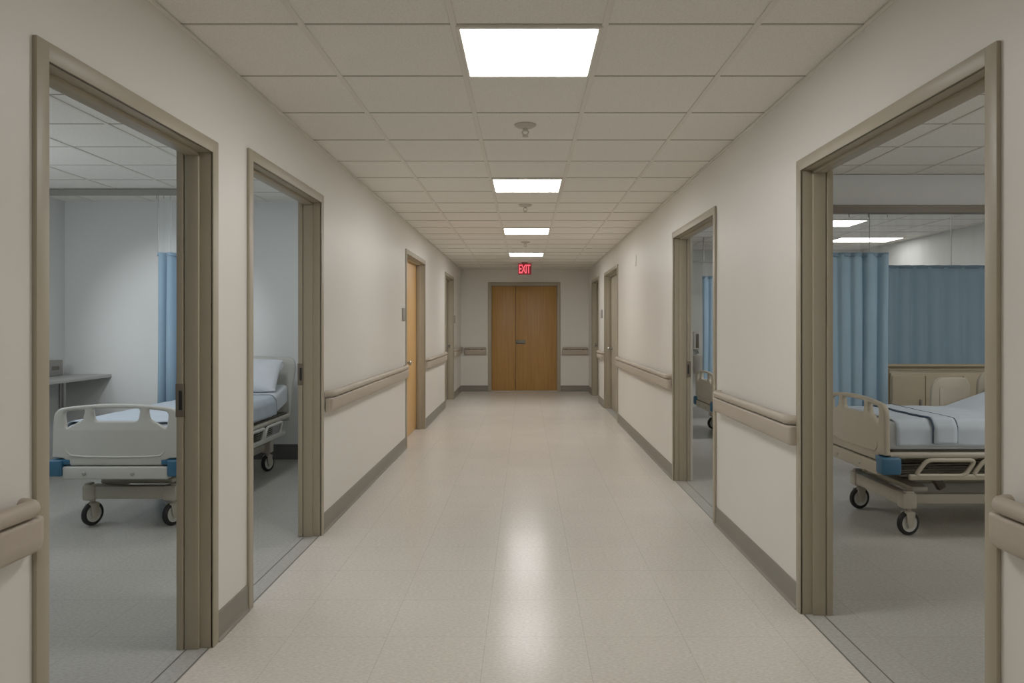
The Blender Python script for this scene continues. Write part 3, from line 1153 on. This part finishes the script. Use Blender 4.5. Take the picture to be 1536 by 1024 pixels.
bA = bed('hospital_bed', (-2.795, 5.0, 0), 0.0, .87, .285, 2.45, 0.0, 1.95, math.radians(12), math.radians(-20), 'bed_plastic',
         'white hospital bed with blue corner bumpers in the left room', False)
blanket(bA, .07, 1.98, .17, 'pale blue blanket with dark piping on the white bed in the left room', 3.1, .007)
pillow(bA, .02, 2.185, .93, .68, .40, .17, math.radians(52), 'plump pale pillow against the headboard of the white left bed')

bB = bed('hospital_bed', (2.4, 5.31, 0), -PI / 2, .95, .36, 2.3, .04, .88, math.radians(20), math.radians(14), 'bed_plastic_beige',
         'beige hospital bed seen through the near right doorway', True)
blanket(bB, .07, 1.55, .165, 'pale blue blanket with folded piped band on the near beige bed', 8.7, .008, folds=((.31, .47),))
pillow(bB, -.05, 1.45, 1.12, .62, .42, .15, math.radians(22), 'pale pillow on the raised head of the near beige bed')

bC = bed('hospital_bed', (2.38, 9.65, 0), -PI / 2, .95, .36, 2.2, -.06, 1.4, math.radians(14), math.radians(14), 'bed_plastic_beige',
         'farther beige hospital bed glimpsed through the second right doorway', False)
blanket(bC, .07, 1.5, .165, 'pale blanket on the farther beige bed beyond the second right doorway', 12.3, .008)

# ------------------------------------------------------------------ curtains
def track(p0, p1, w, h, m, label, hangers=(), zt=HR):
    c = ((p0[0] + p1[0]) / 2, (p0[1] + p1[1]) / 2, p0[2])
    root = empty('curtain_track', c, label=label, cat='curtain track')
    hx, hy = abs(p1[0] - p0[0]) / 2, abs(p1[1] - p0[1]) / 2
    MB().box((-hx - w * (hx < .01), -hy - w * (hy < .01), 0), (hx + w * (hx < .01), hy + w * (hy < .01), h), .003, 1).build('rail', M[m], root, 30)
    if hangers:
        q = MB()
        for t in hangers:
            q.cyl((t, 0, h - .002), (t, 0, zt - c[2] - .001), .009, None, 10)
        q.build('hanger_rod', M['steel'], root, 40)
    return root


def curtain(x0, x1, y, zb, zc, zt, folds, amp, m, label, seed=0, bunch=None, poles=()):
    """cloth from zb to zc hung along X with a netting header from zc to zt"""
    cx = (x0 + x1) / 2
    root = empty('privacy_curtain', (cx, y, 0), label=label, cat='curtain', group='blue privacy curtains')

    def sheet(z0, z1, nz, a0, a1):
        n = int(folds * 14)
        rows = []
        for j in range(nz + 1):
            t = j / nz
            z = z0 + (z1 - z0) * t
            row = []
            for i in range(n + 1):
                u = i / n
                X = x0 + (x1 - x0) * u
                f = folds
                ph = 2 * PI * f * u + .9 * math.sin(3.1 * u * f * .4 + seed) + seed
                a = a0 + (a1 - a0) * t
                if bunch and u > bunch:
                    a *= 1.7
                    ph *= 1.0
                s = math.sin(ph)
                dy = a * (math.copysign(abs(s) ** .8, s) * .75 + .35 * math.sin(2.3 * ph * .43 + seed * 2 + (1 - t) * .7))
                sway = .012 * math.sin(2.6 * (1 - t) + u * 9 + seed) * (1 - t)
                row.append((X - cx + .35 * a * math.cos(ph) + sway, dy, z))
            rows.append(row)
        return rows
    o = MB().loft(sheet(zb, zc, 16, amp, amp * .7), closed=False).build('cloth', M[m], root, 80)
    solid(o, .003)
    # stitched top hem
    hem = sheet(zc - .03, zc + .004, 1, amp * .7, amp * .7)
    hem = [[(p[0], p[1] - .003, p[2]) for p in r] for r in hem]
    h = MB().loft(hem, closed=False).build('hem', M['curtain'], root, 80)
    solid(h, .005)
    net = MB().loft(sheet(zc, zt - .012, 3, amp * .7, amp * .35), closed=False).build('netting', M['net'], root, 80, label='see-through netting header')
    nh = max(4, int((x1 - x0) / .14))
    h0 = None
    for i in range(nh + 1):
        X = x0 + (x1 - x0) * i / nh - cx
        if h0 is None:
            h0 = MB().cyl((0, 0, zt - .03), (0, 0, zt + .001), .004, None, 6).build('hook', M['steel'], root, 40)
            h0.location.x = X
        else:
            h1 = h0.copy()
            COL.objects.link(h1)
            h1.location.x = X
    for px in poles:
        MB().cyl((px - cx, -.01, zc), (px - cx, -.01, zt), .0035, None, 6).build('seam_cord', M['steel'], root, 40)
    return root


# left room
track((-4.6, 7.05, 2.675), (-3.0, 7.05, 2.675), .02, .058, 'plaque', 'grey curtain track under the ceiling of the left room')
curtain(-3.56, -3.29, 7.05, .18, 2.12, 2.675, 3.2, .035, 'curtain', 'pale blue curtain gathered beside the white bed in the left room', .4, poles=(-3.54, -3.42))
# ward
t = track((XR + WT + .02, 6.3, 2.385), (RX - .02, 6.3, 2.385), .05, .068, 'frame_dark', 'wide taupe curtain track across the ward below the bulkhead')
curtain(2.30, 3.13, 6.31, .32, 2.045, 2.385, 6.5, .034, 'curtain_deep', 'blue pleated curtain bunched behind the foot of the near beige bed', 1.3, bunch=.72, poles=(2.97,))
track((3.2, 7.5, 2.60), (RX - .05, 7.5, 2.60), .02, .03, 'steel', 'thin steel track of the wide flat curtain in the ward', (-1.2, 0, 1.2))
curtain(3.45, 5.4, 7.5, .25, 2.035, 2.60, 11, .034, 'curtain_deep', 'wide blue curtain hanging behind the beige bedside cabinet', 2.2, poles=(4.37,))
track((2.35, 10.95, 2.36), (3.5, 10.95, 2.36), .015, .025, 'plaque', 'thin curtain track above the farther beige bed', (-.25, .4))
curtain(2.66, 3.25, 10.95, .3, 2.155, 2.36, 6, .03, 'curtain_deep', 'blue curtain glimpsed through the second right doorway', .9)

# ------------------------------------------------------------------ left room counter and cabinet
ct = empty('counter', (LX, 6.2, 0), label='long pale grey counter along the wall of the left room', cat='counter')
MB().box((.002, -2.0, .872), (.50, LY - 6.2 - .004, .905), .004, 2).build('worktop', M['laminate'], ct, 30)
lg = MB()
for dx in (0, .035):
    lg.cyl((.40 + dx, .85, 0), (.40 + dx, .85, .873), .015, None, 14)
lg.box((.38, .83, 0), (.455, .87, .012), .003, 1)
lg.build('leg', M['steel'], ct, 40, label='paired steel support leg')
cb = empty('base_cabinet', (LX, 6.05, 0), label='grey base cabinet under the left room counter', cat='cabinet')
MB().box((.003, -.75, .08), (.43, .75, .868), .004, 2).build('carcass', M['cab_grey'], cb, 30)
MB().box((.03, -.72, 0), (.38, .72, .082), .002, 1).build('plinth', M['frame_dark'], cb, 30)
for yy in (-.375, .375):
    dw = MB().box((.431, yy - .365, .66), (.449, yy + .365, .862), .003, 2).build('drawer', M['cab_grey'], cb, 30)
    MB().box((.449, yy - .07 + .25 * (yy > 0), .775), (.475, yy + .07 + .25 * (yy > 0), .795), .006, 2).build('handle', M['steel'], dw, 30)
    dd = MB().box((.431, yy - .365, .09), (.449, yy + .365, .652), .003, 2).build('door', M['cab_grey'], cb, 30)
    MB().box((.449, yy + .28, .5), (.475, yy + .30, .62), .006, 2).build('handle', M['steel'], dd, 30)
bx = empty('small_grey_box', (LX + .06, 7.42, .906), label='small grey box standing on the left room counter by the wall', cat='box')
MB().box((-.055, -.12, 0), (.055, .12, .16), .006, 2).build('carton', M['plaque'], bx, 30)
MB().box((.0551, -.06, .06), (.058, .06, .1), .001, 1).build('opening', M['frame_dark'], bx, 30)

# ------------------------------------------------------------------ ward furniture
cb = empty('bedside_cabinet', (3.22, 6.55, 0), label='beige low cabinet with back ledge beyond the near beige bed', cat='cabinet')
MB().box((0, .40, 0), (1.5, .44, 1.03), .004, 2).build('back_panel', M['cab_beige'], cb, 30)
MB().box((-.012, .36, 1.03), (1.51, .46, 1.052), .006, 2).build('ledge', M['cab_beige'], cb, 30)
MB().box((0, .02, 0), (.06, .40, 1.03), .003, 2).build('side_panel', M['cab_beige_dark'], cb, 30, label='dark olive side panel')
MB().box((.061, 0, .05), (1.05, .40, .995), .006, 2).build('carcass', M['cab_beige'], cb, 30)
for a, b in ((.07, .36), (.365, .70), (.705, 1.04)):
    dd = MB().box((a, -.016, .09), (b, 0, .97), .004, 2).build('door', M['cab_beige'], cb, 30)
    MB().box((b - .05, -.035, .62), (b - .035, -.016, .76), .004, 2).build('handle', M['steel'], dd, 30)

ds = empty('soap_dispenser', (2.985, RY, 1.155), label='white wall dispenser with dark front beyond the second right doorway', cat='dispenser')
MB().box((-.06, -.09, -.16), (.06, .002, .16), .012, 3).build('body', M['white_plastic'], ds, 40)
MB().box((-.015, -.098, -.13), (.035, -.088, .12), .006, 2).build('window', M['frame_dark'], ds, 40)
sn = empty('wash_basin', (3.0, RY, .88), label='small white wash basin on the ward end wall below the dispenser', cat='basin')
pr = [(.0, -.30), (.09, -.29), (.13, -.2), (.17, -.08), (.2, .0), (.2, .03), (.17, .03), (.13, -.06), (.0, -.1)]
MB().lathe(pr, (0, -.2, 0), 'Z', 28).build('bowl', M['white_plastic'], sn, 50)
MB().tube([(0, -.03, .03), (0, -.03, .07), (0, -.06, .09), (0, -.12, .085), (0, -.14, .06)], .011, 10).build('tap', M['steel'], sn, 50)
MB().box((-.1, -.05, -.25), (.1, .002, .03), .012, 3).build('back_plate', M['white_plastic'], sn, 40)


# ------------------------------------------------------------------ lighting
def area(name, loc, w, d, power, col, rot=(0, 0, 0), spread=PI):
    l = bpy.data.lights.new(name, 'AREA')
    l.shape = 'RECTANGLE'
    l.size, l.size_y = w, d
    l.energy = power
    l.color = col
    l.spread = spread
    o = bpy.data.objects.new(name, l)
    COL.objects.link(o)
    o.location = loc
    o.rotation_euler = rot
    return o


area('corridor_lamp_overhead', (0.016, 0.19, H - 0.02), .575, .575, 5, (1, .97, .93))
area('corridor_lamp_rear', (0.016, -1.9, H - 0.02), .575, .575, 11, (1, .97, .93))
area('left_room_lamp', (-3.75, 4.1, HR - 0.03), 1.0, .5, 10, (.84, .93, 1.0))
area('left_room_lamp_near', (-3.2, 2.2, HR - 0.03), .8, .8, 4, (.86, .93, 1.0))
area('ward_lamp', (4.3, 4.4, HR - 0.03), .9, .6, 20, (1, .96, .90))
area('ward_lamp_near', (3.6, 2.0, HR - 0.03), .6, .6, 3, (1, .95, .88))
area('ward_lamp_far', (3.6, 9.2, HR - 0.03), .6, .6, 24, (1, .97, .93))


def fill_point(name, loc, power, col, r=.15):  # bodiless point light used as added fill
    l = bpy.data.lights.new(name, 'POINT')
    l.energy = power
    l.color = col
    l.shadow_soft_size = r
    o = bpy.data.objects.new(name, l)
    COL.objects.link(o)
    o.location = loc


fill_point('left_room_fill', (-4.5, 4.9, 1.85), 17, (.86, .93, 1.0))  # added out-of-view fill that lifts the left room ceiling
fill_point('ward_fill', (4.9, 2.4, 1.75), 22, (1, .96, .90))  # added out-of-view fill, brightens the ward ceiling
sl = bpy.data.lights.new('left_room_wall_spot', 'SPOT')
sl.energy = 165
sl.color = (.93, .97, 1.0)
sl.spot_size = math.radians(36)
sl.spot_blend = .9
sl.shadow_soft_size = .05
so = bpy.data.objects.new('left_room_wall_spot', sl)
COL.objects.link(so)
so.location = (-3.45, 4.3, 2.55)
so.rotation_euler = (Vector((-3.66, LY, 1.35)) - so.location).to_track_quat('-Z', 'Y').to_euler()
area('left_room_bed_fill', (-2.45, 5.75, HR - 0.03), .35, .8, 11, (.93, .97, 1.0))  # unseen fill added over the bed to brighten pillow and blanket

w = bpy.data.worlds.new('world')
w.use_nodes = True
w.node_tree.nodes['Background'].inputs[0].default_value = (.6, .62, .65, 1)
w.node_tree.nodes['Background'].inputs[1].default_value = 0.1
scene.world = w

# ------------------------------------------------------------------ camera
cam = bpy.data.cameras.new('camera')
cam.sensor_width = 36
cam.lens = 1095 / 1536 * 36
cam.shift_x = -20 / 1536
cam.shift_y = -24 / 1536
cam.clip_start = 0.05
co = bpy.data.objects.new('camera', cam)
COL.objects.link(co)
co.location = (0, 0, 1.42)
co.rotation_euler = (PI / 2, 0, 0)
scene.camera = co

scene.view_settings.view_transform = 'Standard'
scene.view_settings.look = 'None'
scene.view_settings.exposure = -0.08
scene.view_settings.gamma = 1.22
scene.cycles.use_denoising = True
scene.cycles.caustics_reflective = False
scene.cycles.caustics_refractive = False
scene.cycles.sample_clamp_indirect = 6
